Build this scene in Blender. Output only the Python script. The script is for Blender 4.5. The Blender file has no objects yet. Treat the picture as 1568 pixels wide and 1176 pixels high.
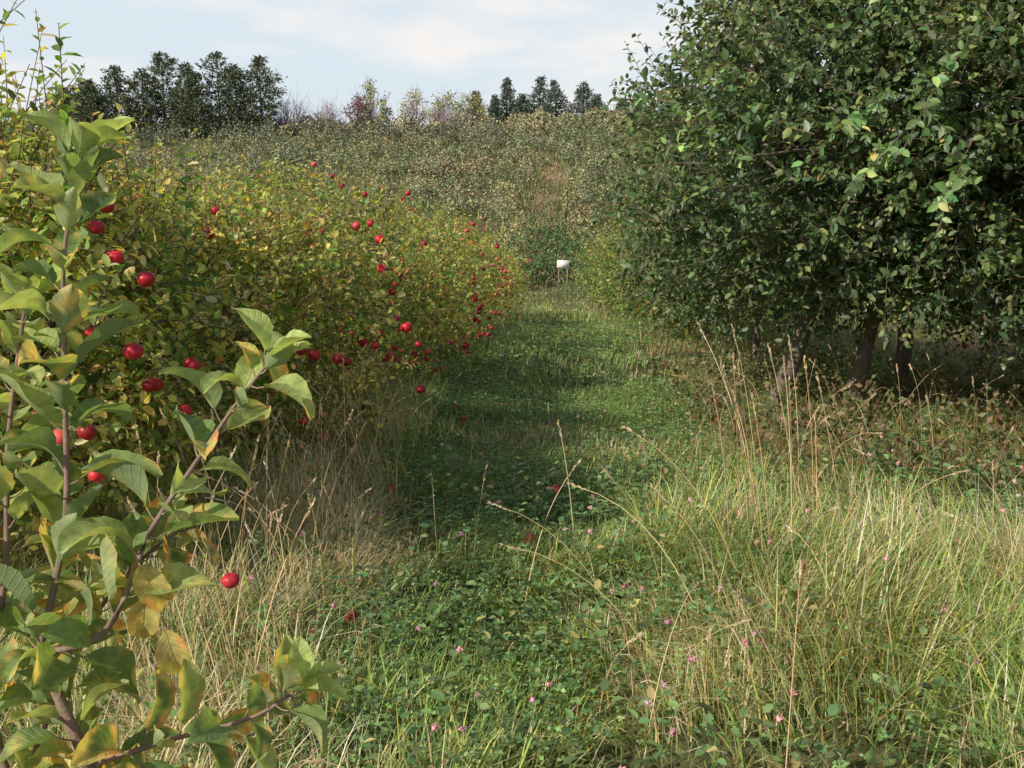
import bpy, math, numpy as np
from mathutils import Vector
rng = np.random.default_rng(11)
scene = bpy.context.scene
col_root = scene.collection

# ------------------------------------------------------------------ helpers
def norm(a):
    return a/np.maximum(np.linalg.norm(a,axis=-1,keepdims=True),1e-9)

class MB:
    def __init__(s): s.V=[];s.C=[];s.U=[];s.F=[];s.n=0
    def add(s,V,F,C,U=None):
        V=np.asarray(V,dtype=np.float32).reshape(-1,3); F=np.asarray(F,dtype=np.int64)
        C=np.asarray(C,dtype=np.float32)
        if C.ndim==1: C=np.tile(C,(len(V),1))
        if U is None: U=np.zeros((len(V),3),dtype=np.float32)
        s.V.append(V);s.C.append(C);s.U.append(np.asarray(U,dtype=np.float32));s.F.append(F+s.n);s.n+=len(V)
    def build(s,name,mat,parent=None,smooth=True,sat=.9):
        V=np.concatenate(s.V);C=np.concatenate(s.C);U=np.concatenate(s.U)
        L=C@np.array([.3,.55,.15],dtype=np.float32)
        C=(L[:,None]*(1-sat)+C*sat)*np.array([1.09,1.01,.95],dtype=np.float32)
        li=np.concatenate([f.ravel() for f in s.F]).astype(np.int32)
        sizes=np.concatenate([np.full(len(f),f.shape[1]) for f in s.F])
        st=np.concatenate([[0],np.cumsum(sizes)[:-1]]).astype(np.int32)
        me=bpy.data.meshes.new(name)
        me.vertices.add(len(V)); me.vertices.foreach_set("co",V.ravel())
        me.loops.add(len(li)); me.loops.foreach_set("vertex_index",li)
        me.polygons.add(len(st)); me.polygons.foreach_set("loop_start",st)
        a=me.attributes.new("tint",'FLOAT_COLOR','POINT')
        a.data.foreach_set("color",np.concatenate([C,np.ones((len(C),1),dtype=np.float32)],1).astype(np.float32).ravel())
        if np.any(U):
            b=me.attributes.new("luv",'FLOAT_VECTOR','POINT'); b.data.foreach_set("vector",U.ravel())
        me.update(calc_edges=True)
        if smooth: me.polygons.foreach_set("use_smooth",np.ones(len(st),dtype=bool))
        me.materials.append(mat)
        ob=bpy.data.objects.new(name,me); col_root.objects.link(ob)
        if parent: ob.parent=parent
        return ob

def empty(name,loc=(0,0,0)):
    e=bpy.data.objects.new(name,None); col_root.objects.link(e); e.empty_display_size=.3
    return e

def frames(A,Nn):
    A=norm(A); X=norm(np.cross(A,Nn)); Z=np.cross(X,A); return X,A,Z
def inst(mb,T,P,A,Nn,S,C):
    if len(P)==0: return
    tv,tf=T; X,Y,Z=frames(A,Nn); N=len(P);k=len(tv)
    S=np.broadcast_to(np.asarray(S,float),(N,))[:,None,None]
    V=(tv[None,:,0:1]*X[:,None]+tv[None,:,1:2]*Y[:,None]+tv[None,:,2:3]*Z[:,None])*S+P[:,None]
    F=(tf[None]+(np.arange(N)*k)[:,None,None]).reshape(-1,tf.shape[1])
    mb.add(V.reshape(-1,3),F,np.repeat(C,k,0))

LEAF6=(np.array([[0,0,0],[0,.48,-.02],[0,1,-.12],[-.25,.28,.07],[-.24,.66,.04],[.25,.28,.07],[.24,.66,.04]]),
       np.array([[0,1,3],[3,1,4],[4,1,2],[0,5,1],[5,6,1],[6,2,1]]))
LEAF4=(np.array([[0,0,0],[0,.5,-.02],[0,1,-.1],[-.3,.45,.08],[.3,.45,.08]]),
       np.array([[0,1,3],[3,1,2],[0,4,1],[4,2,1]]))
LEAF2=(np.array([[0,0,0],[0,1,0],[-.36,.45,.1],[.36,.45,.1]]),np.array([[0,1,2],[0,3,1]]))
def sphere(nu=12,nv=9,dimple=True):
    vs=[];fs=[]
    for j in range(nv+1):
        t=math.pi*j/nv
        for i in range(nu):
            a=2*math.pi*i/nu
            r=math.sin(t); z=math.cos(t)
            if dimple: r*= (1+.06*math.cos(t)); z=z*.9 - (.28*math.exp(-(t/.35)**2)) + (.15*math.exp(-((math.pi-t)/.3)**2))
            vs.append((r*math.cos(a),r*math.sin(a),z))
    for j in range(nv):
        for i in range(nu):
            a=j*nu+i;b=j*nu+(i+1)%nu; fs.append((a,a+nu,b+nu,b))
    return np.array(vs),np.array(fs)
APPLE=sphere(14,10)
BALL=sphere(7,5,False)

def tubes(mb,P,R,C,sides=5):
    N,K,_=P.shape
    if N==0: return
    T=np.gradient(P,axis=1); T=norm(T)
    ref=np.where(np.abs(T[...,2:3])>.9,np.array([1.,0,0]),np.array([0,0,1.]))
    X=norm(np.cross(T,ref)); Y=np.cross(T,X)
    a=np.arange(sides)*2*np.pi/sides
    V=P[:,:,None]+R[:,:,None,None]*(np.cos(a)[None,None,:,None]*X[:,:,None]+np.sin(a)[None,None,:,None]*Y[:,:,None])
    k,s=np.meshgrid(np.arange(K-1),np.arange(sides),indexing='ij')
    f=np.stack([k*sides+s,k*sides+(s+1)%sides,(k+1)*sides+(s+1)%sides,(k+1)*sides+s],-1).reshape(-1,4)
    F=(f[None]+(np.arange(N)*K*sides)[:,None,None]).reshape(-1,4)
    C=np.asarray(C,float)
    if C.ndim==1: C=np.tile(C,(N,1))
    mb.add(V.reshape(-1,3),F,np.repeat(C,K*sides,0))

def rand_dir(n):
    v=rng.normal(size=(n,3)); return norm(v)
def pick(pal,w,n,jit=.25):
    pal=np.array(pal);w=np.array(w,float);w/=w.sum()
    c=pal[rng.choice(len(pal),n,p=w)]
    c=c*(1+jit*rng.normal(size=(n,1)))*(1+.08*rng.normal(size=(n,3)))
    return np.clip(c,.004,.85)

_ph=rng.uniform(0,6.28,(4,12)); _dr=rng.uniform(0,6.28,(4,12)); _fr=np.tile(2.0**np.linspace(0,2.6,12),(4,1))
def sn(x,y,scale=1.,ch=0):
    s=0;w=0
    for i in range(12):
        f=_fr[ch,i]/scale; a=1/_fr[ch,i]**.6
        s=s+a*np.sin(f*(x*math.cos(_dr[ch,i])+y*math.sin(_dr[ch,i]))+_ph[ch,i]); w+=a*a
    return s/math.sqrt(w*.5)

# ------------------------------------------------------------------ terrain
CY=np.array([-80,5,20,38,50,62,90,120,140,200,1600.]); CZ=np.array([0,0,-.7,-2.2,-2.2,-.7,5.6,12.1,13.6,14.5,15])
def H(x,y):
    x=np.asarray(x,float);y=np.asarray(y,float)
    sp=np.clip((y-5)*.3,0,8)
    h=0
    for o in (-1,-.6,-.2,.2,.6,1): h=h+np.interp(y+o*sp,CY,CZ)/6
    far=np.clip((y-40)/60,0,1)
    h=h+far*(.5*np.sin(x*.06+1)+.35*np.sin(x*.13+y*.05)) + .03*np.sin(x*1.7+y*.8)*np.sin(y*1.3)
    return h
def lane(y):
    y=np.asarray(y,float); return np.where(y<40,.046*y,1.84+(y-40)*.027)
def trk(y): return lane(y)+.55*np.sin(y*.16)+.25*np.sin(y*.43+1)

# ------------------------------------------------------------------ materials
def nt(mat):
    mat.use_nodes=True; n=mat.node_tree.nodes; l=mat.node_tree.links; n.clear(); return n,l
def leaf_mat(name,rough=.45,trans=.35,pale=.35,spec=.4,veins=False,tgain=(1.7,1.6,.8)):
    m=bpy.data.materials.new(name); n,l=nt(m)
    out=n.new('ShaderNodeOutputMaterial'); at=n.new('ShaderNodeAttribute'); at.attribute_name='tint'
    geo=n.new('ShaderNodeNewGeometry')
    col=at.outputs['Color']
    pr=n.new('ShaderNodeBsdfPrincipled')
    if veins:
        lu=n.new('ShaderNodeAttribute'); lu.attribute_name='luv'
        sx=n.new('ShaderNodeSeparateXYZ'); l.new(lu.outputs['Vector'],sx.inputs[0])
        noise=n.new('ShaderNodeTexNoise'); noise.inputs['Scale'].default_value=120; noise.inputs['Detail'].default_value=4
        tc=n.new('ShaderNodeTexCoord'); l.new(tc.outputs['Object'],noise.inputs['Vector'])
        mr=n.new('ShaderNodeMapRange'); mr.inputs[1].default_value=.3; mr.inputs[2].default_value=.7; mr.inputs[3].default_value=.75; mr.inputs[4].default_value=1.2
        l.new(noise.outputs[0],mr.inputs[0])
        mul=n.new('ShaderNodeVectorMath'); mul.operation='SCALE'; l.new(col,mul.inputs[0]); l.new(mr.outputs[0],mul.inputs['Scale']); col=mul.outputs[0]
        ab=n.new('ShaderNodeMath'); ab.operation='ABSOLUTE'; l.new(sx.outputs[0],ab.inputs[0])
        m1=n.new('ShaderNodeMath'); m1.operation='MULTIPLY_ADD'; l.new(ab.outputs[0],m1.inputs[0]); m1.inputs[1].default_value=-.22; l.new(sx.outputs[1],m1.inputs[2])
        m2=n.new('ShaderNodeMath'); m2.operation='MULTIPLY'; l.new(m1.outputs[0],m2.inputs[0]); m2.inputs[1].default_value=55
        m3=n.new('ShaderNodeMath'); m3.operation='SINE'; l.new(m2.outputs[0],m3.inputs[0])
        m4=n.new('ShaderNodeMapRange'); m4.inputs[1].default_value=.75; m4.inputs[2].default_value=1.; m4.inputs[3].default_value=0; m4.inputs[4].default_value=.6; l.new(m3.outputs[0],m4.inputs[0])
        mid=n.new('ShaderNodeMapRange'); mid.inputs[1].default_value=.0; mid.inputs[2].default_value=.09; mid.inputs[3].default_value=1; mid.inputs[4].default_value=0; l.new(ab.outputs[0],mid.inputs[0])
        mx=n.new('ShaderNodeMath'); mx.operation='MAXIMUM'; l.new(m4.outputs[0],mx.inputs[0]); l.new(mid.outputs[0],mx.inputs[1])
        sc=n.new('ShaderNodeMath'); sc.operation='MULTIPLY'; l.new(mx.outputs[0],sc.inputs[0]); sc.inputs[1].default_value=.25
        mv=n.new('ShaderNodeMixRGB'); l.new(sc.outputs[0],mv.inputs[0]); l.new(col,mv.inputs[1]); mv.inputs[2].default_value=(.40,.46,.22,1)
        col=mv.outputs[0]
        bp=n.new('ShaderNodeBump'); bp.inputs['Strength'].default_value=.6; bp.inputs['Distance'].default_value=.0015; bp.invert=True
        l.new(mx.outputs[0],bp.inputs['Height']); l.new(bp.outputs[0],pr.inputs['Normal'])
    c2=col
    if pale:
        mp=n.new('ShaderNodeMixRGB'); mp.inputs[2].default_value=(.32,.36,.23,1)
        fb=n.new('ShaderNodeMath'); fb.operation='MULTIPLY'; fb.inputs[1].default_value=pale; l.new(geo.outputs['Backfacing'],fb.inputs[0])
        l.new(fb.outputs[0],mp.inputs[0]); l.new(col,mp.inputs[1]); c2=mp.outputs[0]
    l.new(c2,pr.inputs['Base Color']); pr.inputs['Roughness'].default_value=rough
    pr.inputs['Specular IOR Level'].default_value=spec
    tr=n.new('ShaderNodeBsdfTranslucent'); g=n.new('ShaderNodeVectorMath'); g.operation='MULTIPLY'; g.inputs[1].default_value=tgain
    l.new(col,g.inputs[0]); l.new(g.outputs[0],tr.inputs['Color'])
    mix=n.new('ShaderNodeMixShader'); mix.inputs[0].default_value=trans
    l.new(pr.outputs[0],mix.inputs[1]); l.new(tr.outputs[0],mix.inputs[2]); l.new(mix.outputs[0],out.inputs[0])
    return m
def tint_mat(name,rough=.7,spec=.3,nscale=30,amp=.35,bump=.0,simple=False):
    m=bpy.data.materials.new(name); n,l=nt(m)
    out=n.new('ShaderNodeOutputMaterial'); pr=n.new('ShaderNodeBsdfPrincipled'); at=n.new('ShaderNodeAttribute'); at.attribute_name='tint'
    pr.inputs['Roughness'].default_value=rough; pr.inputs['Specular IOR Level'].default_value=spec
    if simple: l.new(at.outputs['Color'],pr.inputs['Base Color'])
    else:
        tc=n.new('ShaderNodeTexCoord'); no=n.new('ShaderNodeTexNoise'); no.inputs['Scale'].default_value=nscale; no.inputs['Detail'].default_value=4; l.new(tc.outputs['Object'],no.inputs['Vector'])
        mr=n.new('ShaderNodeMapRange'); mr.inputs[3].default_value=1-amp*1.4; mr.inputs[4].default_value=1+amp*1.4; l.new(no.outputs[0],mr.inputs[0])
        mu=n.new('ShaderNodeVectorMath'); mu.operation='SCALE'; l.new(at.outputs['Color'],mu.inputs[0]); l.new(mr.outputs[0],mu.inputs['Scale'])
        l.new(mu.outputs[0],pr.inputs['Base Color'])
        if bump:
            b=n.new('ShaderNodeBump'); b.inputs['Strength'].default_value=bump; b.inputs['Distance'].default_value=.01; l.new(no.outputs[0],b.inputs['Height']); l.new(b.outputs[0],pr.inputs['Normal'])
    l.new(pr.outputs[0],out.inputs[0]); return m
M_leaf=leaf_mat('apple_leaf',trans=.42,rough=.5,tgain=(1.75,1.65,.75))
M_hero=leaf_mat('apple_leaf_close',veins=True,trans=.38,pale=.55,rough=.45)
M_dark=leaf_mat('apple_leaf_shaded',trans=.24,pale=.45,rough=.46,spec=.42)  # shaded copy of apple_leaf: dimness of the right trees put into the material
M_far=tint_mat('far_foliage',.75,.1,simple=True)
M_grass=leaf_mat('grass_blade',rough=.5,trans=.37,pale=0,spec=.3,tgain=(1.4,1.3,.85))
M_need=tint_mat('conifer_needles',.75,.1,simple=True)
M_bark=tint_mat('bark',.85,.2,40,.4,.6)
M_apple=tint_mat('apple_skin',.40,.32,45,.45)
M_flower=tint_mat('clover_petals',.7,.2,simple=True)
M_paint=tint_mat('painted_board',.5,.4,8,.06)

m=bpy.data.materials.new('ground_soil_and_turf'); n,l=nt(m)
out=n.new('ShaderNodeOutputMaterial'); pr=n.new('ShaderNodeBsdfPrincipled'); pr.inputs['Roughness'].default_value=.95; pr.inputs['Specular IOR Level'].default_value=.1
at=n.new('ShaderNodeAttribute'); at.attribute_name='tint'
tc=n.new('ShaderNodeTexCoord')
n1=n.new('ShaderNodeTexNoise'); n1.inputs['Scale'].default_value=9; n1.inputs['Detail'].default_value=6; l.new(tc.outputs['Object'],n1.inputs['Vector'])
r1=n.new('ShaderNodeMapRange'); r1.inputs[1].default_value=.3; r1.inputs[2].default_value=.7; r1.inputs[3].default_value=.55; r1.inputs[4].default_value=1.45; l.new(n1.outputs[0],r1.inputs[0])
mu=n.new('ShaderNodeVectorMath'); mu.operation='SCALE'; l.new(at.outputs['Color'],mu.inputs[0]); l.new(r1.outputs[0],mu.inputs['Scale'])
l.new(mu.outputs[0],pr.inputs['Base Color'])
b=n.new('ShaderNodeBump'); b.inputs['Strength'].default_value=.8; b.inputs['Distance'].default_value=.05; l.new(n1.outputs[0],b.inputs['Height']); l.new(b.outputs[0],pr.inputs['Normal'])
l.new(pr.outputs[0],out.inputs[0]); M_ground=m

ys=np.concatenate([np.arange(-60,0,4),np.arange(0,30,.25),np.arange(30,150,1.0),np.arange(150,400,10),np.arange(400,1601,100)])
xs=np.concatenate([np.arange(-1200,-80,80),np.arange(-80,-8,1.5),np.arange(-8,12,.25),np.arange(12,80,1.5),np.arange(80,1201,80)])
X,Y=np.meshgrid(xs,ys); Z=H(X,Y)
V=np.stack([X,Y,Z],-1).reshape(-1,3); nx=len(xs);ny=len(ys)
j,i=np.meshgrid(np.arange(ny-1),np.arange(nx-1),indexing='ij'); a=(j*nx+i).ravel()
F=np.stack([a,a+1,a+1+nx,a+nx],-1)
dl=np.abs(X-trk(Y))
nz=sn(X,Y,2.5,0)[...,None]
cg=np.array([.06,.085,.03]); cs=np.array([.15,.13,.065]); cl=np.array([.20,.155,.085])
t=np.clip(.35+.3*nz,0,1)
C=cg*(1-t)+cs*t
farlane=(np.clip((1.5-dl)/1.1,0,1)*np.clip((Y-60)/8,0,1)*np.clip((108-Y)/12,0,1))[...,None]*np.clip(.75+.35*nz,0,1)
C=C*(1-farlane)+cl*(1+.25*nz)*farlane
mb=MB(); mb.add(V,F,C.reshape(-1,3)); mb.build('ground',M_ground)

# ------------------------------------------------------------------ blades
def blades(mb,P,L,W,az,th0,bend,C,Ct=None,K=5):
    N=len(P); s=np.linspace(0,1,K)
    th=th0[:,None]+bend[:,None]*s[None]**1.3
    seg=(L/(K-1))[:,None]
    dz=np.cos(th)*seg; dh=np.sin(th)*seg
    z=np.concatenate([np.zeros((N,1)),np.cumsum(dz[:,:-1],1)],1); h=np.concatenate([np.zeros((N,1)),np.cumsum(dh[:,:-1],1)],1)
    hx=np.cos(az)[:,None];hy=np.sin(az)[:,None]
    c=np.stack([P[:,0:1]+h*hx,P[:,1:2]+h*hy,P[:,2:3]+z],-1)
    tw=rng.uniform(-1.2,1.2,(N,1))+rng.uniform(-1,1,(N,1))*s[None]
    side=np.stack([-hy*np.cos(tw)+hx*np.sin(tw)*.6,hx*np.cos(tw)+hy*np.sin(tw)*.6,.4*np.sin(tw)],-1)
    w=W[:,None]*(1-s[None]**2.2*.93)*.5
    V=np.stack([c-side*w[...,None],c+side*w[...,None]],2).reshape(-1,3)
    k=np.arange(K-1); f=np.stack([2*k,2*k+1,2*k+3,2*k+2],-1)
    F=(f[None]+(np.arange(N)*2*K)[:,None,None]).reshape(-1,4)
    if Ct is None: Ct=C
    CC=C[:,None]*(1-s)[None,:,None]+Ct[:,None]*s[None,:,None]
    CC=np.repeat(CC,2,1).reshape(-1,3)
    mb.add(V,F,CC)

def scatter(n,x0,x1,y0,y1,dens):
    x=rng.uniform(x0,x1,n);y=rng.uniform(y0,y1,n)
    k=(np.abs(x)<.68*y+.7)&(rng.uniform(size=n)<dens(x,y))
    return x[k],y[k]
GREEN=[(.18,.31,.07),(.25,.39,.09),(.13,.25,.08),(.41,.46,.13)]
STRAW=[(.74,.63,.39),(.82,.73,.51),(.56,.44,.25),(.50,.49,.2)]
def dry(x,y):
    d=.27+.28*sn(x,y,.9,1)
    d=d+.52*np.exp(-((x-1.4)/1.2)**2-((y-2.9)/1.2)**2)+.75*np.exp(-((x+.95)/.5)**2)*(y<8)
    d=d+.5*np.exp(-((x-.5)/.6)**2-((y-3.3)/.5)**2)
    d=d-.4*np.exp(-((x+.25)/.4)**2-((y-3.4)/1.0)**2)
    d=np.where((y>4.6)&(np.abs(x-lane(y))<1.2),d-.3,d)
    d=np.where((y>5)&(x>lane(y)+1.4),d+.3,d)
    return np.clip(d,.06,.85)
def tall(x,y):
    t=.5+.24*sn(x,y,.6,2)
    t=np.where(y>4.4,t*.33,t)
    off=np.abs(x-lane(y)); t=np.where((y>4.4)&(off>1.15),t*1.5,t)
    t=np.where((x<-.65)&(y<9),np.maximum(t,.55),t)
    t=t*(1-.5*np.exp(-((x+.15)/.55)**2-((y-3.7)/.9)**2))
    return np.clip(t,.12,.95)
mb=MB()
def grass_patch(n,x0,x1,y0,y1,wid,lmul=1.,K=5):
    x,y=scatter(n,x0,x1,y0,y1,lambda x,y:np.clip(.7+.4*sn(x,y,.25,3),.06,1))
    N=len(x); d=dry(x,y); isd=rng.uniform(size=N)<d
    t=tall(x,y)
    L=(t*.58*rng.uniform(.4,1.25,N)+.04)*lmul
    cg=pick(GREEN,[3,3,3,2],N); cs=pick(STRAW,[4,3,2,2],N)
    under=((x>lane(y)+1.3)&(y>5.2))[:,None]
    cs=np.where(under,cs*np.array([.60,.5,.42]),cs); cg=np.where(under,cg*.75,cg)  # browner growth under the right trees, with tree shade darkened into its colour
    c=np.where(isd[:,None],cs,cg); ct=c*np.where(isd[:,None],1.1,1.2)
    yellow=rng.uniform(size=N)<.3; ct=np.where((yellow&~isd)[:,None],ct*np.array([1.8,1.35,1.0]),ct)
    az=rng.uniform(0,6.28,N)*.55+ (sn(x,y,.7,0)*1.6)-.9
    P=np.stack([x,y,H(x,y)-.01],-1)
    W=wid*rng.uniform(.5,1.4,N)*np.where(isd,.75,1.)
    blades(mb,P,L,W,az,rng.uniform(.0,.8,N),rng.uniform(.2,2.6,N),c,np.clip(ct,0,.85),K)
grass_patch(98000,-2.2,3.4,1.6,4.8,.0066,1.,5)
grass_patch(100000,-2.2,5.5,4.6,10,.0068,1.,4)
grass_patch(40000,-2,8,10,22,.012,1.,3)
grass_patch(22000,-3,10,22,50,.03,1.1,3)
mb.build('grass',M_grass)

mb=MB()
n=15000; y=rng.uniform(50,122,n); x=lane(y)+rng.uniform(-40,25,n)
near=rng.uniform(size=n)<.3; x=np.where(near,trk(y)+rng.normal(size=n)*1.3,x)
on=np.abs(x-trk(y))<.9+.5*rng.uniform(size=n)
c=np.where(on[:,None],pick([(.25,.19,.10),(.29,.23,.12),(.17,.19,.085),(.13,.16,.07)],[2,1,1.5,1],n),pick([(.17,.20,.075),(.27,.25,.115),(.12,.16,.06)],[2,1,1],n))
L=np.where(on,.22,.55)*rng.uniform(.5,1.4,n)
blades(mb,np.stack([x,y,H(x,y)],-1),L,np.full(n,.10),rng.uniform(0,6.28,n),rng.uniform(0,.4,n),rng.uniform(0,.8,n),c,None,3)
mb.build('hillside_grass',M_far)

def clover(mb,n,x0,x1,y0,y1,s,dens):
    x,y=scatter(n,x0,x1,y0,y1,dens); N=len(x)
    h=rng.uniform(.3,1.,N)*(.10+.22*tall(x,y))
    P=np.stack([x,y,H(x,y)+h],-1); c=pick([(.12,.26,.09),(.18,.34,.11),(.26,.40,.14),(.10,.19,.08)],[3,3,1.5,2],N)
    up=norm(np.array([0,0,1.])+.5*rng.normal(size=(N,3)))
    a0=rng.uniform(0,6.28,N)
    S=s*rng.uniform(.6,1.3,N)
    for q in range(3):
        a=a0+q*2.09; A=np.stack([np.cos(a),np.sin(a),rng.uniform(-.2,.4,N)],-1)
        inst(mb,(LEAF2[0]*np.array([1.2,1,1]),LEAF2[1]) if y0>4 else (LEAF4[0]*np.array([1.3,1,1]),LEAF4[1]),P,A,up,S,c)
mb=MB()
cd=lambda x,y:np.clip(.60-.9*(dry(x,y)-.3)+.35*sn(x,y,.5,3),.08,1)
clover(mb,27000,-1.4,3.2,1.8,5,.018,cd)
clover(mb,38000,-1.6,5.5,4.6,10,.020,cd)
clover(mb,16000,-1.5,7,10,22,.034,cd)
mb.build('clover_patch',M_grass)

mb=MB(); n=560; x=rng.uniform(-1.1,3.2,n);y=rng.uniform(2.2,5.5,n); k=(np.abs(x)<.6*y); x=x[k];y=y[k];N=len(x)
hh=rng.uniform(.12,.36,N)
for q in range(7):
    P=np.stack([x+rng.normal(size=N)*.02,y+rng.normal(size=N)*.02,H(x,y)+hh*rng.uniform(.4,1,N)],-1)
    a=rng.uniform(0,6.28,N); inst(mb,LEAF6,P,np.stack([np.cos(a),np.sin(a),rng.uniform(-.1,.8,N)],-1),norm(np.array([0,0,1.])+.3*rng.normal(size=(N,3))),rng.uniform(.025,.055,N),pick([(.14,.28,.10),(.2,.34,.12),(.13,.2,.08),(.42,.38,.14)],[3,2,2,.5],N))
n=560; x=rng.uniform(1.5,6,n);y=rng.uniform(5.2,11,n); k=(x>lane(y)+1.0)&(x<.6*y+.3); x=x[k];y=y[k];N=len(x)
hh=rng.uniform(.15,.5,N)
for q in range(22):
    t=rng.uniform(.1,1,N); P=np.stack([x+rng.normal(size=N)*.03,y+rng.normal(size=N)*.03,H(x,y)+hh*t],-1)
    inst(mb,LEAF4,P,norm(rand_dir(N)+np.array([0,0,.5])),rand_dir(N),rng.uniform(.03,.07,N),pick([(.22,.15,.07),(.16,.17,.07),(.11,.17,.06)],[1.5,2,2],N))
mb.build('weeds',M_grass)

mb=MB(); n=230
x=rng.uniform(-1,4.2,n);y=rng.uniform(2.2,8.5,n); ok=(np.abs(x)<.6*y)&(x>-1.0); x=x[ok];y=y[ok];N=len(x)
P=np.stack([x,y,H(x,y)+.18+.22*tall(x,y)+rng.uniform(-.05,.06,N)],-1)
c=pick([(.58,.28,.36),(.48,.22,.29),(.60,.40,.43),(.32,.18,.14)],[3,2,1,1.8],N,.15)
for r in range(16):
    A=norm(rand_dir(N)+np.array([0,0,.6]))
    inst(mb,(LEAF2[0]*np.array([.7,1,1]),LEAF2[1]),P,A,rand_dir(N),.014*rng.uniform(.8,1.2,N),c)
inst(mb,BALL,P,np.tile([0,1.,0],(N,1)),np.tile([0,0,1.],(N,1)),.007,c)
st=np.stack([np.stack([P[:,0],P[:,1],H(x,y)],-1),P],1)
tubes(mb,st,np.full((N,2),.0012),np.array([.16,.24,.08]),3)
mb.build('red_clover_blossoms',M_flower)

mb=MB()
def stalks(x,y,h,az,lean,bend,head=.07,hc=(.62,.52,.38),lw=.0022):
    N=len(x);K=9;s=np.linspace(0,1,K)
    th=lean[:,None]+bend[:,None]*s[None]**2
    seg=(h/(K-1))[:,None]
    z=np.cumsum(np.cos(th)*seg,1);hh=np.cumsum(np.sin(th)*seg,1); z=z-z[:,:1];hh=hh-hh[:,:1]
    g=H(x,y)
    P=np.stack([x[:,None]+hh*np.cos(az)[:,None],y[:,None]+hh*np.sin(az)[:,None],g[:,None]+z],-1)
    c=pick([(.64,.51,.30),(.72,.61,.41),(.52,.43,.22)],[1,1,1],N)
    tubes(mb,P,np.linspace(lw,lw*.5,K)[None]*np.ones((N,1)),c,3)
    d=norm(P[:,-1]-P[:,-2])
    for q in range(26):
        t=rng.uniform(-1,.3,N)[:,None]; pos=P[:,-1]+d*t*head*rng.uniform(.7,1.2,N)[:,None]
        A=norm(d+.35*rand_dir(N)); cc=pick([hc],[1],N)
        inst(mb,(LEAF2[0]*np.array([.5,1,1]),LEAF2[1]),pos,A,rand_dir(N),.016*rng.uniform(.7,1.4,N),cc)
A_=np.array
n=18; gx=rng.uniform(.95,1.5,n); gy=rng.uniform(3.7,4.3,n)
stalks(gx,gy,rng.uniform(.75,1.15,n),np.full(n,math.pi)+rng.uniform(-.9,.9,n),rng.uniform(.02,.22,n),rng.uniform(0,.35,n),.065,lw=.003)
stalks(A_([.95,.75,.62,.3,-.18,-.32,.05,.45,.55,.85]),A_([3.5,3.4,3.5,4.2,4.0,3.9,3.7,3.2,3.0,3.2]),A_([.95,.8,.7,.65,.5,.5,.65,.8,.8,.7]),
       A_([3.1,2.9,3.3,2.5,1,2,.6,2.9,3.2,2.7]),A_([.3,.4,.2,.1,.15,.1,.2,.4,.5,.3]),A_([.7,.9,.5,.15,.2,.1,.6,.9,.8,.6]),.065,lw=.0026)
n=420; x=rng.uniform(-1.5,4.2,n);y=rng.uniform(2.2,8,n); k=(np.abs(x)<.6*y)&((np.abs(x-lane(y))>.9)|(y<3.6))&(rng.uniform(size=n)<dry(x,y)+.1); x=x[k];y=y[k];N=len(x)
stalks(x,y,rng.uniform(.3,.7,N),rng.uniform(0,6.28,N),rng.uniform(0,.5,N),rng.uniform(0,1.4,N),.05,lw=.0024)
n=110; x=rng.uniform(-1.3,-.7,n)+0;y=rng.uniform(2.6,6.5,n)
stalks(x,y,rng.uniform(.5,.95,n),rng.uniform(0,6.28,n),rng.uniform(0,.25,n),rng.uniform(0,1.1,n),.06,lw=.0024)
mb.build('dry_grass_stalks',M_grass)

# ------------------------------------------------------------------ apple trees
G_L=[(.13,.25,.05),(.23,.37,.065),(.40,.46,.10),(.74,.60,.15),(.66,.38,.13),(.52,.52,.29)]
def shoots(ml,mt,P0,D,Ls,nl,ls,pal,w,T,droop=.15,twig=True,twr=.003,jit=.2):
    N=len(P0)
    if N==0: return
    D=norm(D)
    ref=rand_dir(N); X=norm(np.cross(D,ref)); Yv=np.cross(D,X)
    base_c=pick(pal,w,N,jit)
    for j in range(nl):
        s=(j+rng.uniform(.1,.9,N))/nl
        a=j*2.4+rng.uniform(-.4,.4,N)
        rad=np.cos(a)[:,None]*X+np.sin(a)[:,None]*Yv
        pos=P0+D*(s*Ls)[:,None]+np.array([0,0,-droop])*((s**2)*Ls)[:,None]*.5
        A=norm(.55*D+.8*rad+np.array([0,0,-.15])+.25*rng.normal(size=(N,3)))
        Nn=norm(D*.7+np.array([0,0,.8])+.45*rng.normal(size=(N,3)))
        c=np.where(rng.uniform(size=(N,1))<.6,base_c*(1+jit*rng.normal(size=(N,1))),pick(pal,w,N,jit)); c=np.clip(c,.01,.78)
        inst(ml,T,pos,A,Nn,ls*rng.uniform(.55,1.15,N)*(1-.35*s),c)
    if twig and mt is not None:
        K=3;s=np.linspace(0,1,K)
        P=P0[:,None]+D[:,None]*(s[None]*Ls[:,None])[...,None]+np.array([0,0,-droop])*((s[None]**2)*Ls[:,None])[...,None]*.5
        tubes(mt,P,np.linspace(twr,twr*.4,K)[None]*np.ones((N,1)),np.array([.17,.12,.09]),3)

def limb_curve(p0,p1,K=7,sag=.15,jit=.05):
    s=np.linspace(0,1,K)[:,None]
    p0=np.array(p0,float);p1=np.array(p1,float); L=np.linalg.norm(p1-p0)
    m=p0*.5+p1*.5+np.array([0,0,sag*L])
    P=(1-s)**2*p0+2*s*(1-s)*m+s*s*p1
    P[1:-1]+=rng.normal(size=(K-2,3))*jit*L*.3
    return P

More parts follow.
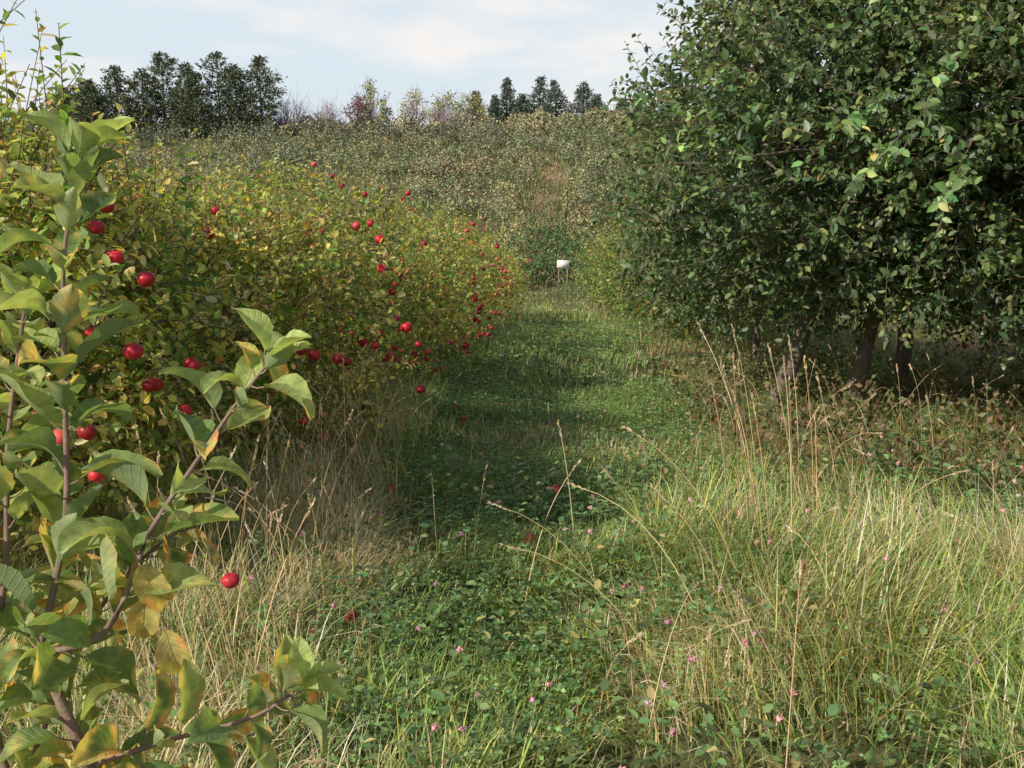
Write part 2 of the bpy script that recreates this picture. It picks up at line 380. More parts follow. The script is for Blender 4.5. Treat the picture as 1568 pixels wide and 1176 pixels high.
def crown_tree(name,x,y,rx,ry,zb,zt,ns,nl,ls,pal,w,T,mat,apples=0,c_at=None,trunk_r=.06,fork=None,shell=(.55,1.0),upright=12,Ls=(.18,.5),
               twr=.0035,apple_pts=None,apple_r=.033,lobes=14,limbs=16,fill=0,fills=.13,gapth=1.7,bark=(.15,.125,.105),lobe_amp=(.10,.32),extra=None,trunks=(),floor=None,keep=None,rmax=1.13,base=.78):
    g=float(H(x,y)); root=empty(name)
    cx,cy=(x,y) if c_at is None else c_at; cz=g+(zb+zt)/2; rz=(zt-zb)/2
    lob=rand_dir(lobes); la=rng.uniform(lobe_amp[0],lobe_amp[1],lobes)
    def rad(d): return np.minimum(base+((np.maximum(d@lob.T,0)**9)*la).sum(1),rmax)
    if keep is None: keep=lambda P:np.ones(len(P),bool)
    ml=MB();mt=MB()
    d=rand_dir(ns)
    r=rad(d); t=rng.uniform(shell[0]**2,shell[1]**2,ns)**.5
    P0=np.array([cx,cy,cz])+d*np.array([rx,ry,rz])*(r*t)[:,None]
    if floor:
        k=P0[:,2]>g+floor+.15*np.sin(P0[:,0]*4)+.12*np.sin(P0[:,1]*5); P0=P0[k]; d=d[k]
    P0[:,2]=np.maximum(P0[:,2],g+.1+.15*rng.uniform(size=len(P0)))
    def gapf(P): return np.sin(P[:,0]*3.1+P[:,2]*2.3+x)+np.sin(P[:,1]*2.7-P[:,2]*3.9+y)+np.sin(P[:,2]*5.1+P[:,0]*1.9)
    k=(gapf(P0)<gapth)&keep(P0)
    P0=P0[k]; d=d[k]; N=len(P0)
    D=norm(.75*d+np.array([0,0,.35])+.5*rng.normal(size=(N,3)))
    shoots(ml,mt,P0,D,rng.uniform(Ls[0],Ls[1],N),nl,ls,pal,w,T,twr=twr)
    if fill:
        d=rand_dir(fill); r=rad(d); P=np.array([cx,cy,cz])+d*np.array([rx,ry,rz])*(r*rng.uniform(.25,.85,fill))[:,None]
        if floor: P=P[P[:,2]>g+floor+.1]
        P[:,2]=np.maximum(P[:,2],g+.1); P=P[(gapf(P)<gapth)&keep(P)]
        n_=len(P); inst(ml,LEAF4,P,rand_dir(n_),norm(rand_dir(n_)+np.array([0,0,.6])),fills*rng.uniform(.6,1.2,n_),pick(pal[:2],w[:2],n_,.25)*.8)  # inner leaves coloured darker, standing in for shade inside the crown
    if upright:
        a=rng.uniform(0,6.28,upright); q=rng.uniform(.1,.85,upright)
        U0=np.stack([cx+np.cos(a)*q*rx,cy+np.sin(a)*q*ry,cz+rz*.72*np.sqrt(1-q*q)],-1); U0=U0[keep(U0)]; nu=len(U0)
        shoots(ml,mt,U0,np.array([0,0,1.])+.28*rng.normal(size=(nu,3)),rng.uniform(.3,.7,nu),20,ls*.85,pal,w,T,droop=0,twr=twr*1.2)
    if extra is not None:
        a0=np.array([e[0] for e in extra],float); a1=np.array([e[1] for e in extra],float); Dv=a1-a0; Lv=np.linalg.norm(Dv,axis=1)
        pl=[tuple(np.array(p)*1.7) for p in pal]
        shoots(ml,mt,a0,Dv,Lv,24,ls*1.1,pl,w,LEAF6,droop=.25,twr=.006)
        for s_ in (.25,.5,.75):
            n_=len(a0); shoots(ml,mt,a0+Dv*s_,norm(Dv)+.9*rng.normal(size=(n_,3)),rng.uniform(.12,.3,n_),8,ls*1.05,pl,w,LEAF6,twr=.003)
        for e in extra:
            c=limb_curve((cx,cy,cz-.3),e[0],6,.05,.05); tubes(mt,c[None],np.linspace(.03,.007,6)[None],np.array(bark),5)
    fz=fork if fork else zb+.15*(zt-zb)
    tops=[]
    for (tx,ty) in [(x,y)]+list(trunks):
        K=8; tg=float(H(tx,ty)); tp=np.linspace(0,1,K)[:,None]*np.array([cx-tx,cy-ty,0])*.3+np.array([tx,ty,tg-.05]); tp[:,2]+=np.linspace(0,fz+.05,K); tp[1:,:2]+=rng.normal(size=(K-1,2))*.018
        tr=np.linspace(1,.7,K)*trunk_r; tr[0]*=1.5; tr[1]*=1.15
        tubes(mt,tp[None],tr[None],np.array(bark),10); tops.append(tp[-1])
    dd=rand_dir(limbs); dd[:,2]=np.abs(dd[:,2])*.9; dd=norm(dd)
    for q in range(limbs):
        e=np.array([cx,cy,cz])+dd[q]*np.array([rx,ry,rz])*.66
        c=limb_curve(tops[q%len(tops)],e,8,.05,.08); R=np.linspace(trunk_r*.55,.006,8)
        tubes(mt,c[None],R[None],np.array(bark),6)
        for z in range(4):
            k=rng.integers(2,6); e2=c[k]+norm(dd[q]+.8*rand_dir(1)[0])*rng.uniform(.25,.45)*rx*.5
            c2=limb_curve(c[k],e2,5,.03,.08); tubes(mt,c2[None],np.linspace(R[k]*.7,.003,5)[None],np.array(bark),4)
    ml.build(name+'_foliage',mat,root,sat=.93); mt.build(name+'_trunk_and_limbs',M_bark,root)
    pts=[]
    if apples:
        nc=max(1,apples//2); a=rand_dir(nc); a[:,0]=np.abs(a[:,0])*1.1; a[:,2]=a[:,2]*.75-.05; a[:,1]=-np.abs(a[:,1])*.8; a=norm(a)
        pc=np.array([cx,cy,cz])+a*np.array([rx,ry,rz])*(rad(a)*rng.uniform(1.0,1.13,nc))[:,None]
        pts=np.repeat(pc,2,0)+rng.normal(size=(nc*2,3))*np.array([.10,.10,.08])
        pts[:,2]=np.maximum(pts[:,2],g+.2); q_=pts.copy(); q_[:,0]-=.12; pts=pts[keep(q_)]
    if apple_pts is not None:
        ap=np.array(apple_pts); pts=ap if len(pts)==0 else np.concatenate([pts,ap])
    if len(pts):
        ma=MB(); N=len(pts); c=pick([(.46,.025,.04),(.34,.018,.03),(.54,.10,.08)],[3,2,1],N,.2)
        Z_=norm(np.array([0,0,1.])+.3*rng.normal(size=(N,3)))
        inst(ma,APPLE,pts,np.cross(Z_,rand_dir(N)),Z_,apple_r*rng.uniform(.7,1.1,N),c)
        stp=np.stack([pts+Z_*apple_r*.6,pts+Z_*apple_r*1.5+rng.normal(size=(N,3))*.004],1)
        tubes(ma,stp,np.full((N,2),.0018),np.array([.1,.06,.03]),4)
        ma.build(name+'_apples',M_apple,root,sat=1.)
    return root

WL=[2.6,4.5,4,2.3,.8,1.7]
row=[(3.95,1.3,1.3,2.0),(6.15,1.35,1.2,1.8),(8.5,1.4,1.25,1.95),(11.0,1.4,1.3,1.9),(13.5,1.45,1.35,2.1),(16.3,1.45,1.5,1.95),(19.3,1.45,1.7,2.2),(22.7,1.5,1.8,2.1),(26.5,1.5,2.0,2.4),(30.5,1.6,2.1,2.3)]
expl={0:[(-1.42,3.35,1.64),(-1.44,3.3,1.57),(-1.36,3.25,1.47),(-1.22,3.15,1.40),(-1.25,2.7,.98),(-1.38,2.8,.94),(-1.28,2.8,.82),(-.93,2.95,.42),(-1.3,3.2,1.15),(-1.48,3.3,1.2)],
      1:[(-1.20,5.3,.86),(-1.13,5.32,.83),(-1.02,5.45,.79),(-.96,5.4,.78),(-1.3,4.8,1.1)],
      2:[(-.90,6.9,.60),(-.84,6.9,.56),(-.88,7.0,.64),(-.66,6.7,.38),(-.64,7.1,.6),(-.78,7.1,.5),(-.95,7.0,.55)]}
keepL=lambda P:P[:,0]<lane(P[:,1])-.98+.22*np.sin(P[:,1]*2.6)+.16*np.sin(P[:,2]*6+P[:,1])
for i,(yy,rx,ry,zt) in enumerate(row):
    xx=lane(yy)-2.5
    near=yy<9.5
    wj=[w_*f for w_,f in zip(WL,rng.uniform(.6,1.5,6))]
    crown_tree('apple_tree',float(xx),yy,rx,ry,.1,zt,3200 if near else (1700 if yy<17 else 1000),9,.069 if near else (.08 if yy<17 else .11),G_L,wj,
               LEAF6 if yy<7 else LEAF4,M_leaf,apples=(10 if i==0 else 34) if near else 44,apple_pts=expl.get(i),upright=34,Ls=(.12,.46),trunk_r=.05,fill=1800 if near else 900,fills=.085 if near else .12,gapth=1.4,lobe_amp=(.25,.62),keep=keepL,rmax=1.2,base=.70)

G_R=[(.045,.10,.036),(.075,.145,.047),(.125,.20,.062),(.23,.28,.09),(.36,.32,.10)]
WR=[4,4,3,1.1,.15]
ex0=[((2.2,5.8,2.3),(1.4,4.9,1.95)),((2.3,5.7,2.1),(1.6,4.8,1.7)),((2.5,5.5,2.5),(1.85,4.6,2.05)),((2.6,5.5,2.0),(2.05,4.6,1.65)),
     ((1.8,6.6,2.1),(1.05,6.2,2.75)),((1.6,6.6,2.1),(.68,6.3,2.48)),((1.6,6.4,2.0),(.95,6.0,2.15)),((2.3,5.8,2.8),(1.8,5.2,2.9))]
right=[(5.2,6.3,2.4,1.9,.25,4.8,4300,(5.35,5.8)),(3.05,8.3,2.45,2.6,.5,4.5,8200,(3.5,8.0)),(7.6,9.6,2.4,2.3,.3,5.2,2000,None),(3.3,12.6,1.8,1.9,.45,3.2,2600,None),(3.4,16.2,1.75,1.9,.35,2.6,1900,None),(3.6,20,1.75,1.9,.3,2.4,1400,None),(3.75,24,1.75,2,.2,2.4,1100,None),(3.9,28.2,1.75,2,.2,2.4,1000,None),(4.0,32,1.75,2,.2,2.4,900,None)]
keepR=lambda P:P[:,0]>lane(P[:,1])+.95+.25*np.sin(P[:,1]*1.9)+.15*np.sin(P[:,2]*5+P[:,1])
keepM=lambda P:P[:,0]>np.maximum(1.05,1.05+(P[:,2]-2.45)*.8)+.22*np.sin(P[:,1]*2.1+P[:,2]*4)+.18*np.sin(P[:,2]*7)
G_M=[tuple((np.array(a_)*.5+np.array(b_)*.5)) for a_,b_ in zip(G_R,G_L)]
for i,(x,y,rx,ry,zb,zt,ns,ca) in enumerate(right):
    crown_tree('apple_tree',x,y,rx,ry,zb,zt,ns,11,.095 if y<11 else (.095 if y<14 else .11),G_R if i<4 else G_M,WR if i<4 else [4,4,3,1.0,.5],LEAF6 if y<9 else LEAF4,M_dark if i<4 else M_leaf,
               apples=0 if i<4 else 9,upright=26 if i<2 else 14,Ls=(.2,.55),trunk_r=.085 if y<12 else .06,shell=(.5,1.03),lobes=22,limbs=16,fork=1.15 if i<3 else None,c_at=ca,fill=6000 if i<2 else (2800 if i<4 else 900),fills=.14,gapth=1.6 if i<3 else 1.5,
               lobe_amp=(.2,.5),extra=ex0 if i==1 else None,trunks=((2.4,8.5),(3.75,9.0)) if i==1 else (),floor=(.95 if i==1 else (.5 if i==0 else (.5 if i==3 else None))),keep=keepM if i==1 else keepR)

# ------------------------------------------------------------------ hillside orchard rows
ml=MB(); mt=MB(); ma=MB()
HAZE=np.array([.28,.31,.24])  # aerial haze, mixed into the hill bush colours with distance
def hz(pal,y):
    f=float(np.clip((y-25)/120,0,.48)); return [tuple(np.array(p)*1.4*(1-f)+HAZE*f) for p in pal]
def hillbush(xx,y,hgt,rad,n):
    d=rand_dir(n); d[:,2]=np.abs(d[:,2]); q=rng.uniform(.3,1,n)**.5
    P0=np.array([xx,y,0])+d*q[:,None]*np.array([rad,rad,hgt*.8]); P0[:,2]+=float(H(xx,y))+.1
    k=rng.uniform()*.7+.16+.22*math.sin(xx*.2+y*.1)+.2*math.sin(y*.23-xx*.1)
    if y>108 and xx<0: pal,w=[(.07,.095,.045),(.10,.12,.06)],[2,1]
    elif k<.30: pal,w=[(.17,.24,.12),(.13,.19,.08),(.27,.32,.19)],[2,2,1.4]
    elif k<.58: pal,w=[(.09,.145,.05),(.14,.19,.065)],[1,1]
    elif k<.86: pal,w=[(.40,.35,.12),(.27,.29,.09)],[1,1]
    else: pal,w=[(.32,.19,.11),(.28,.23,.10)],[1,1]
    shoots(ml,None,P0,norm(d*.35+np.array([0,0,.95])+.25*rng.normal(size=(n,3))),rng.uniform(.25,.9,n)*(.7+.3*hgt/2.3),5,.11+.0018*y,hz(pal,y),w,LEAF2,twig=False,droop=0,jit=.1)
    tubes(mt,np.array([[[xx,y,float(H(xx,y))-.1],[xx+.03,y,float(H(xx,y))+hgt*.7]]]),np.array([[.05,.02]]),np.array([.13,.11,.09]),5)
for side in (-1,1):
    for r in range(0,18 if side<0 else 10):
        y=34.0 if r==0 else 14.0
        while y<120:
            off=(2.8 if y<90 else 2.3)+r*4.0; jx=.35+.65*min(1,max(0,(y-40)/30))*(r>0); xx=float(trk(y) if y>55 else lane(y))+side*off+rng.normal()*jx
            if abs(xx)>.58*y+3 : y+=2.4; continue
            hgt=rng.uniform(1.4,3.4) if r>0 else rng.uniform(1.2,2.5); rad=rng.uniform(.7,1.7) if r>0 else rng.uniform(.7,1.5)
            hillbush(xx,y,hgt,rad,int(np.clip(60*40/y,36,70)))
            if y<75 and rng.uniform()<.5:
                m_=6; dd=rand_dir(m_); dd[:,1]=-abs(dd[:,1]); P=np.array([xx,y,float(H(xx,y))+.9])+dd*np.array([rad,rad,.8])
                inst(ma,BALL,P,np.tile([0,1.,0],(m_,1)),np.tile([0,0,1.],(m_,1)),.045,pick([(.34,.04,.03)],[1],m_))
            y+=rng.uniform(1.6,3.2)
for q in range(340):
    y=rng.uniform(52,118); xx=rng.uniform(-.5*y-2,.3*y)
    if abs(xx-lane(y))<3.0: continue
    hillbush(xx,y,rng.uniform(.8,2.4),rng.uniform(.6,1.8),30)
# low scrub creeping over the upper end of the track
for q in range(16):
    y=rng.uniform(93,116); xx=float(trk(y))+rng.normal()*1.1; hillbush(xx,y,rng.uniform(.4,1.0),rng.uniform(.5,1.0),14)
for (xx,y,hgt,rad) in [(.8,50,2.3,1.4),(2.6,52,2.4,1.5),(-.4,48,2.4,1.5),(4.2,50,2.4,1.5),(2.0,55,2.6,1.6),(3.6,56,2.5,1.6),(.4,53,2.6,1.6),(1.6,60,2.2,1.5),(3.2,61,2.1,1.5),(2.0,66,1.7,1.2)]:
    n=170; d=rand_dir(n); d[:,2]=abs(d[:,2]); q=rng.uniform(.4,1,n)**.5
    P0=np.array([xx,y,0])+d*q[:,None]*np.array([rad,rad,hgt*.8]); P0[:,2]+=float(H(xx,y))+.1
    shoots(ml,None,P0,norm(d*.5+np.array([0,0,.7])+.3*rng.normal(size=(n,3))),rng.uniform(.2,.6,n),6,.17,[(.07,.15,.055),(.12,.20,.07),(.2,.26,.10)],[2,1,.6],LEAF2,twig=False)
    m_=7; dd=rand_dir(m_); dd[:,1]=-abs(dd[:,1]); P=np.array([xx,y,float(H(xx,y))+1.0])+dd*np.array([rad,rad,.8])
    inst(ma,BALL,P,np.tile([0,1.,0],(m_,1)),np.tile([0,0,1.],(m_,1)),.045,pick([(.40,.05,.04)],[1],m_))
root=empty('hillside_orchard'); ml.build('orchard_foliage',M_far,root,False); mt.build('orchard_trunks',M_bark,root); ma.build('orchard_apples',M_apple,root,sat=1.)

# ------------------------------------------------------------------ crest trees
def conifer(name,x,y,h,w,pal,dens=1.0,kind='pine'):
    g=float(H(x,y)); root=empty(name); ml=MB();mt=MB()
    lean=rng.normal()*.25
    tubes(mt,np.array([[[x,y,g-.2],[x+lean*.5,y,g+h*.5],[x+lean,y,g+h*.97]]]),np.array([[.17,.1,.02]]),np.array([.12,.10,.09]),7)
    z=.06*h
    ph=rng.uniform(0,6,3)
    while z<h*.98:
        t=z/h
        R=w*((1-t)**.8 if kind=='spruce' else (1-t**2.6)**.8*(.80+.2*math.sin(t*7+ph[0])))
        nb=int(rng.integers(5,8))
        a0=rng.uniform(0,6.28)
        for b_ in range(nb):
            a=a0+b_*6.28/nb+rng.normal()*.3; L=R*rng.uniform(.45,1.25)*(1+.2*math.sin(a*2+ph[1]))+.12
            up=.1 if kind=='spruce' else .4
            cx=x+lean*t
            e=np.array([cx+math.cos(a)*L,y+math.sin(a)*L,g+z+L*up*rng.uniform(-.1,1.3)])
            c=limb_curve((cx,y,g+z),e,4,-.05,.05); tubes(mt,c[None],np.linspace(.045,.014,4)[None],np.array([.11,.09,.07]),3)
            m_=int((L*18+6)*dens); s=rng.uniform(.15,1.03,m_)**.6; P=np.array(c[0])+(e-c[0])*s[:,None]+rng.normal(size=(m_,3))*np.array([.2,.2,.18])*(.5+L*.22)
            D=norm(np.array([math.cos(a),math.sin(a),.6])+.8*rng.normal(size=(m_,3)))
            inst(ml,(LEAF2[0]*np.array([.55,1,1]),LEAF2[1]),P,D,rand_dir(m_),rng.uniform(.22,.5,m_),pick(pal,[1]*len(pal),m_,.25))
        z+=h*(.028+.025*rng.uniform())+.06
    ml.build(name+'_needles',M_need,root,False); mt.build(name+'_trunk',M_bark,root)
PN=[(.07,.10,.06),(.095,.13,.07),(.14,.165,.09)]
for px,h,w in [(-52.8,7.4,3.2),(-48.6,8.6,3.2),(-42.8,10.3,3.4),(-39.4,9.0,2.7),(-36.0,9.9,3.0),(-30.4,9.6,2.9),(-45.3,8.2,2.9),(-33.2,8.2,2.5),(-55.5,6.2,2.4),(-38,7.5,2.8),(-50.5,6.8,2.8)]:
    conifer('pine_tree',px,118+rng.uniform(-3,3),h,w,PN)
PS=[(.08,.12,.09),(.10,.14,.105),(.13,.17,.12)]
for px,h,w in [(-5.2,6.4,2.0),(-2.6,5.6,1.9),(-.8,8.4,2.6),(1.6,6.0,2.0),(4.0,8.6,2.8),(6.9,7.9,2.8),(10.8,7.8,3.0),(13.0,5.9,2.3),(16.5,5.4,2.2),(20,6,2.3),(24,6.5,2.4)]:
    conifer('spruce_tree',px,150+rng.uniform(-4,4),h,w,PS,1.1,'spruce')

def brush(name,x,y,h,w,pal,n,ls=.3,bare=40,zb=.25,bc=(.20,.15,.15)):
    g=float(H(x,y)); root=empty(name); mt=MB()
    e=rand_dir(bare); e[:,2]=np.abs(e[:,2]); E=np.array([x,y,g+h*zb])+e*np.array([w,w,h*(1-zb)])*rng.uniform(.7,1,(bare,1))
    for q in range(bare):
        c=limb_curve((x+rng.normal()*.15*w,y,g),E[q],6,.12,.12); tubes(mt,c[None],np.linspace(.05,.014,6)[None],np.array(bc),3)
        for z in range(4):
            c2=limb_curve(c[rng.integers(2,5)],E[q]+rng.normal(size=3)*.28*w+np.array([0,0,.2]),4,.05,.05); tubes(mt,c2[None],np.linspace(.022,.01,4)[None],np.array(bc),3)
    mt.build(name+'_branches',M_bark,root)
    if n:
        ml=MB(); K=E[rng.integers(0,bare,n)]; P=K+rng.normal(size=(n,3))*np.array([.2,.2,.16])*w*.8
        inst(ml,LEAF2,P,rand_dir(n),rand_dir(n),ls*rng.uniform(.6,1.2,n),pick(pal,[1]*len(pal),n,.25)); ml.build(name+'_foliage',M_far,root,False)
BC=(.36,.29,.34)
brush('bare_bush',-27.5,120,4.8,3.0,[(.3,.24,.26)],150,.2,80,.1,BC)
brush('bare_bush',-23,121,4.3,2.6,[(.3,.24,.26)],150,.2,70,.1,BC)
brush('red_leaved_bush',-19.2,120,4.8,2.0,[(.18,.09,.11),(.22,.11,.12)],700,.28,40)
brush('deciduous_tree',-17.2,121,7.0,2.0,[(.30,.36,.14),(.40,.40,.17),(.2,.26,.11)],1100,.28,30)
brush('deciduous_tree',-12.2,121,6.2,1.9,[(.52,.50,.24),(.40,.42,.2)],700,.26,40)
brush('bare_bush',-8,120,3.6,3.0,[(.3,.24,.26)],200,.2,70,.1,BC)
brush('deciduous_tree',-9,134,5.2,2.6,[(.33,.34,.15),(.27,.3,.13)],1300,.3,30)
brush('deciduous_tree',-5.5,133,5.4,2.6,[(.33,.34,.15),(.27,.3,.13)],1300,.3,30)
mb=MB(); n=24000; x=rng.uniform(-75,45,n); y=rng.uniform(114,128,n)
hh=(1.2+.8*np.sin(x*.7)+.6*np.sin(x*1.9+1)+.5*np.sin(x*3.7+y))*.6+.9
P=np.stack([x,y,H(x,y)+hh*rng.uniform(0,1,n)],-1)
c=np.where((x<-28)[:,None],pick([(.10,.13,.08),(.14,.17,.10)],[2,1],n,.12),pick([(.32,.31,.15),(.21,.24,.12),(.28,.21,.17)],[2,2,1.],n,.12))
inst(mb,LEAF2,P,norm(rand_dir(n)+np.array([0,0,.7])),rand_dir(n),rng.uniform(.25,.5,n),c); mb.build('crest_scrub',M_far,None,False)

# ------------------------------------------------------------------ white sign in the valley
sgx,sgy=2.35,43.5; g=float(H(sgx,sgy)); root=empty('white_sign')
mb=MB()
def box(mb,c,s,col):
    c=np.array(c);s=np.array(s)/2
    v=np.array([[a,b_,d] for a in(-1,1) for b_ in(-1,1) for d in(-1,1)])*s+c
    mb.add(v,np.array([[0,1,3,2],[4,6,7,5],[0,4,5,1],[2,3,7,6],[0,2,6,4],[1,5,7,3]]),np.array(col,float))
box(mb,(sgx,sgy,g+1.62),(.56,.03,.34),(.7,.7,.68)); mb.build('board',M_paint,root,False)
mb=MB(); box(mb,(sgx-.2,sgy+.045,g+.85),(.05,.05,1.8),(.2,.18,.14)); box(mb,(sgx+.2,sgy+.045,g+.85),(.05,.05,1.8),(.2,.18,.14)); mb.build('posts',M_bark,root,False)

mb=MB(); P=np.array([(.08,4.25,.1),(-.62,3.4,.12),(.25,5.2,.09),(-.4,7.6,.08),(-.5,8.3,.08),(1.8,5.4,.08),(-.7,5.2,.08)]); P[:,2]+=H(P[:,0],P[:,1])
N=len(P); inst(mb,APPLE,P,rand_dir(N),rand_dir(N),.032,pick([(.4,.05,.04)],[1],N)); mb.build('fallen_apples',M_apple,sat=1.)

# ------------------------------------------------------------------ foreground apple sapling with close leaves
def hero_template(curl,fold,wave,seed):
    K=13;M=7; vs=[];uv=[]
    for k in range(K):
        s=k/(K-1)
        w=.28*(math.sin(math.pi*min(1,s**.85*.985+.01))**.8)*(1+.03*(-1)**k)
        for m_ in range(M):
            u=(m_-(M-1)/2)/((M-1)/2)
            x=u*w; yl=s; z=abs(u)**1.4*w*fold+wave*math.sin(s*8+u*2+seed)*abs(u)*.045
            ang=curl*s; yy=(math.sin(ang)/curl if abs(curl)>.01 else s); zz=-(1-math.cos(ang))/curl if abs(curl)>.01 else 0
            vs.append((x,yy+z*math.sin(ang),zz+z*math.cos(ang))); uv.append((u,s,0))
    fs=[(k*M+m_,k*M+m_+1,(k+1)*M+m_+1,(k+1)*M+m_) for k in range(K-1) for m_ in range(M-1)]
    return (np.array(vs),np.array(fs)),np.array(uv)
HT=[hero_template(c,f,w,i) for i,(c,f,w) in enumerate([(.5,.5,1.),(.9,.8,1.4),(1.2,.5,.8),(.3,.9,1.2),(-.3,.7,1.),(1.6,.6,1.2)])]
mh=MB();mtw=MB()
def hero_leaf(p,axis,nrm,size,c,blotch=0.):
    k=rng.integers(len(HT)); T,U=HT[k]; n=len(U)
    X,Y_,Z_=frames(np.array(axis)[None],np.array(nrm)[None])
    pet=.26*size; p=np.array(p); ax=Y_[0]
    V=(T[0][:,0:1]*X+T[0][:,1:2]*Y_+T[0][:,2:3]*Z_)*size+p+ax*pet
    C=np.tile(c,(n,1))*(1+.06*rng.normal(size=(n,1)))
    s=U[:,1];u=np.abs(U[:,0])
    if blotch>0:
        ph=rng.uniform(0,6.28,3); f=.5+.5*np.sin(U[:,0]*3+ph[0]+s*4)*np.sin(s*7+ph[1]); q=np.clip((f*.9+u*.3+s*.4-1.25+blotch)*2.5,0,1)[:,None]
        yel=np.array([.78,.62,.16]); ora=np.array([.66,.28,.10]); C=C*(1-q)+q*yel
        q2=np.clip((f+u*.6+blotch-1.6)*3,0,1)[:,None]; C=C*(1-q2)+ora*q2
    mh.add(V,T[1],np.clip(C,.01,.78),U)
    tubes(mtw,np.array([[p,p+ax*pet*.5-np.array([0,0,.002]),p+ax*pet]]),np.array([[.0013,.001,.0009]]),np.array([.26,.2,.11]),5)
HP=[(.12,.21,.07),(.17,.28,.085),(.24,.35,.115),(.32,.42,.14)]
def hero_shoot(pts,r0,r1,nleaf,size,blotch=.1,start=.05,tip=True,spin=0):
    pts=np.array(pts,float)
    K=26; t=np.linspace(0,len(pts)-1,K); P=np.zeros((K,3))
    for i,tt in enumerate(t):
        k=min(int(tt),len(pts)-2); f=tt-k
        p0=pts[max(k-1,0)];p1=pts[k];p2=pts[k+1];p3=pts[min(k+2,len(pts)-1)]
        P[i]=.5*((2*p1)+(-p0+p2)*f+(2*p0-5*p1+4*p2-p3)*f*f+(-p0+3*p1-3*p2+p3)*f**3)
    tubes(mtw,P[None],np.linspace(r0,r1,K)[None],np.array([.21,.15,.12]),8)
    for j in range(nleaf):
        s=start+(1-start)*(j+.4*rng.uniform())/nleaf; k=min(int(s*(K-1)),K-2); p=P[k]+(P[k+1]-P[k])*(s*(K-1)-k)
        D=norm(P[min(k+1,K-1)]-P[max(k-1,0)]); ref=norm(np.cross(D,np.array([.3,.9,.1]))); Y_=np.cross(D,ref)
        a=j*2.4+spin+rng.normal()*.3; rad=math.cos(a)*ref+math.sin(a)*Y_
        ax=norm(.45*D+.85*rad+np.array([0,0,.1])+.18*rng.normal(size=3)); nn=norm(D*.9+np.array([0,0,.6])+.3*rng.normal(size=3))
        b=blotch if rng.uniform()<.65 else 0
        if rng.uniform()<.18: b=blotch+.35
        hero_leaf(p,ax,nn,size*rng.uniform(.7,1.15)*(1-.25*s),np.array(HP[rng.integers(4)])*rng.uniform(.85,1.15),b)
    if tip:
        for q in range(6):
            a=q*1.3+spin; D=norm(P[-1]-P[-3]); ax=norm(D*1.1+np.array([math.cos(a),math.sin(a),0])*.8)
            hero_leaf(P[-1],ax,norm(np.array([0,0,1.])-ax*.3+.2*rng.normal(size=3)),size*rng.uniform(.5,.8),np.array(HP[3])*1.2,0)
base=(-.56,.93,-.02)
hero_shoot([base,(-.55,.94,.4),(-.50,.93,.75),(-.454,.915,1.0),(-.475,.925,1.08),(-.503,.935,1.144)],.011,.005,24,.08,.28,.45,False)
hero_shoot([(-.503,.935,1.144),(-.475,.959,1.281),(-.476,.984,1.418),(-.477,1.008,1.554),(-.465,1.03,1.655)],.0042,.0016,38,.08,.22,.0)
hero_shoot([(-.503,.935,1.144),(-.43,.935,1.17),(-.385,.955,1.27),(-.336,.973,1.345),(-.29,.984,1.41),(-.262,.991,1.445)],.004,.0015,26,.08,.32,.05,True,1.)
hero_shoot([(-.46,.92,1.02),(-.371,.922,1.05),(-.28,.925,1.075),(-.235,.932,1.10)],.0035,.0015,20,.07,.28,.05,True,2.)
hero_shoot([(-.50,.93,.8),(-.58,.97,1.05),(-.555,.98,1.22),(-.55,1.0,1.36),(-.535,1.03,1.5)],.005,.002,42,.082,.22,.1,True,.6)
hero_shoot([(-.56,.96,.95),(-.5,1.03,1.12),(-.44,1.06,1.2),(-.40,1.08,1.23)],.0035,.0015,24,.076,.32,.1,True,3)
hero_shoot([(-.52,.93,.75),(-.47,.9,.92),(-.42,.9,.99),(-.36,.9,1.0)],.0035,.0015,22,.072,.32,.1,True,3)
for p in [(-.40,.95,1.25),(-.385,.945,1.22),(-.375,.95,1.18)]:
    hero_leaf(p,(.3+rng.normal()*.3,-.1+rng.normal()*.2,-.8),(.2,-1,.4),.06,np.array([.42,.38,.12]),.45)
root=empty('apple_sapling'); mh.build('leaves',M_hero,root,sat=.94); mtw.build('stem_and_shoots',M_bark,root)

ml=MB();mt=MB()
P0=np.array([(-1.62,3.5,1.5),(-1.88,3.6,1.5),(-2.05,3.7,1.45),(-1.76,3.8,1.4),(-1.35,3.9,1.3)]); N=len(P0)
shoots(ml,mt,P0,np.array([(.02,0,1.),(-.05,0,1),(.05,0,1),(-.1,0,1.),(.06,0,1)]),np.array([.78,.62,.78,.5,.6]),44,.095,G_L,[3,4,3,.2,0,1.5],LEAF6,droop=0,twr=.005)
root=empty('apple_water_sprouts'); ml.build('sprout_leaves',M_leaf,root); mt.build('sprout_stems',M_bark,root)

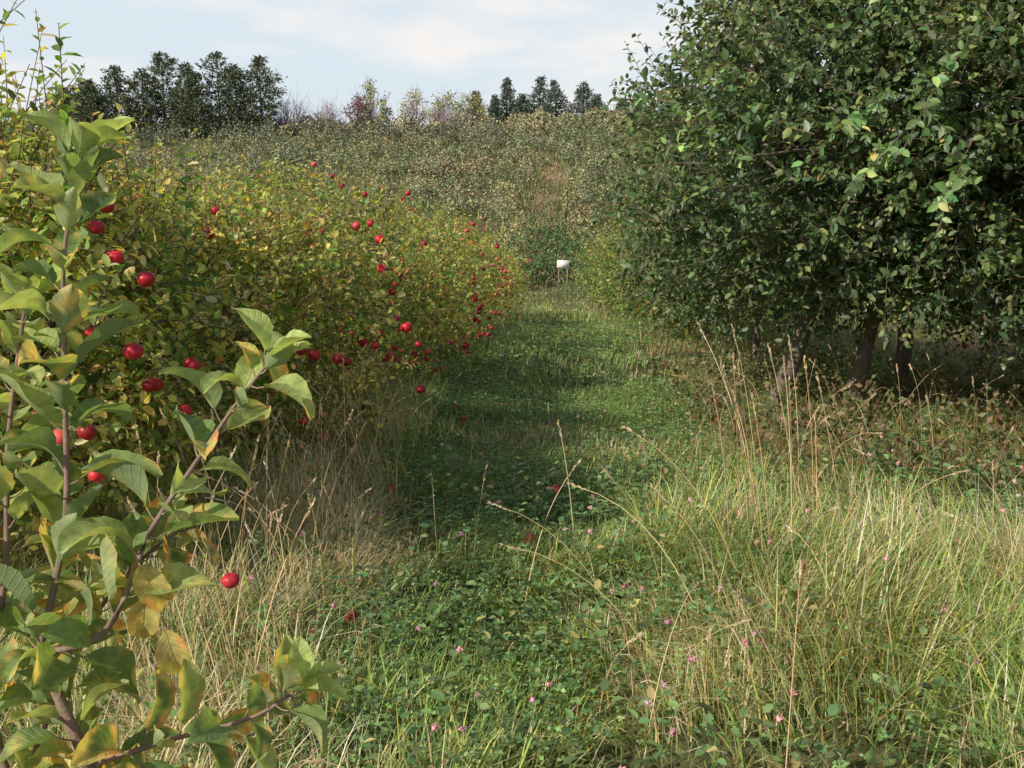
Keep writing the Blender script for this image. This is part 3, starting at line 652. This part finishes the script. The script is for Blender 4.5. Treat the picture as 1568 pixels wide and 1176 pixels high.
# ------------------------------------------------------------------ light, world, camera
sd=Vector((-.66,-.57,.56)).normalized()
elev=math.asin(sd.z); az=math.atan2(sd.x,sd.y)
sun=bpy.data.lights.new('sun','SUN'); sun.energy=5; sun.angle=math.radians(.5); sun.color=(1,.94,.81)
so=bpy.data.objects.new('sun',sun); so.rotation_euler=(-sd).to_track_quat('-Z','Y').to_euler(); col_root.objects.link(so)
w=bpy.data.worlds.new("World"); scene.world=w; w.use_nodes=True; n=w.node_tree.nodes;l=w.node_tree.links; n.clear()
out=n.new('ShaderNodeOutputWorld'); bg=n.new('ShaderNodeBackground'); bg.inputs[1].default_value=.1
sky=n.new('ShaderNodeTexSky'); sky.sky_type='NISHITA'; sky.sun_disc=False; sky.sun_elevation=elev; sky.sun_rotation=az; sky.dust_density=1.5; sky.air_density=1.0
tc=n.new('ShaderNodeTexCoord'); mp=n.new('ShaderNodeMapping'); mp.inputs['Scale'].default_value=(1.5,1.5,6); l.new(tc.outputs['Generated'],mp.inputs[0])
no=n.new('ShaderNodeTexNoise'); no.inputs['Scale'].default_value=3.2; no.inputs['Detail'].default_value=6; no.inputs['Roughness'].default_value=.55; l.new(mp.outputs[0],no.inputs['Vector'])
cr=n.new('ShaderNodeMapRange'); cr.inputs[1].default_value=.48; cr.inputs[2].default_value=.66; cr.inputs[3].default_value=0; cr.inputs[4].default_value=1; l.new(no.outputs[0],cr.inputs[0])
hc=n.new('ShaderNodeMixRGB'); l.new(cr.outputs[0],hc.inputs[0]); hc.inputs[1].default_value=(7.3,8.2,8.9,1); hc.inputs[2].default_value=(9.5,9.2,9.0,1)
sx=n.new('ShaderNodeSeparateXYZ'); l.new(tc.outputs['Generated'],sx.inputs[0])
hf=n.new('ShaderNodeMapRange'); hf.inputs[1].default_value=.2; hf.inputs[2].default_value=.6; hf.inputs[3].default_value=.97; hf.inputs[4].default_value=.15; l.new(sx.outputs[2],hf.inputs[0])
mx=n.new('ShaderNodeMixRGB'); l.new(hf.outputs[0],mx.inputs[0]); l.new(sky.outputs[0],mx.inputs[1]); l.new(hc.outputs[0],mx.inputs[2])
l.new(mx.outputs[0],bg.inputs[0]); l.new(bg.outputs[0],out.inputs[0])

cam=bpy.data.cameras.new('camera'); cam.lens=33.06; cam.sensor_width=36; cam.clip_start=.05; cam.clip_end=4000
co=bpy.data.objects.new('camera',cam); co.location=(0,0,1.6); co.rotation_euler=(math.radians(80),0,0); col_root.objects.link(co)
cam.dof.use_dof=False
scene.camera=co
scene.view_settings.view_transform='Standard'; scene.view_settings.look='None'; scene.view_settings.exposure=0
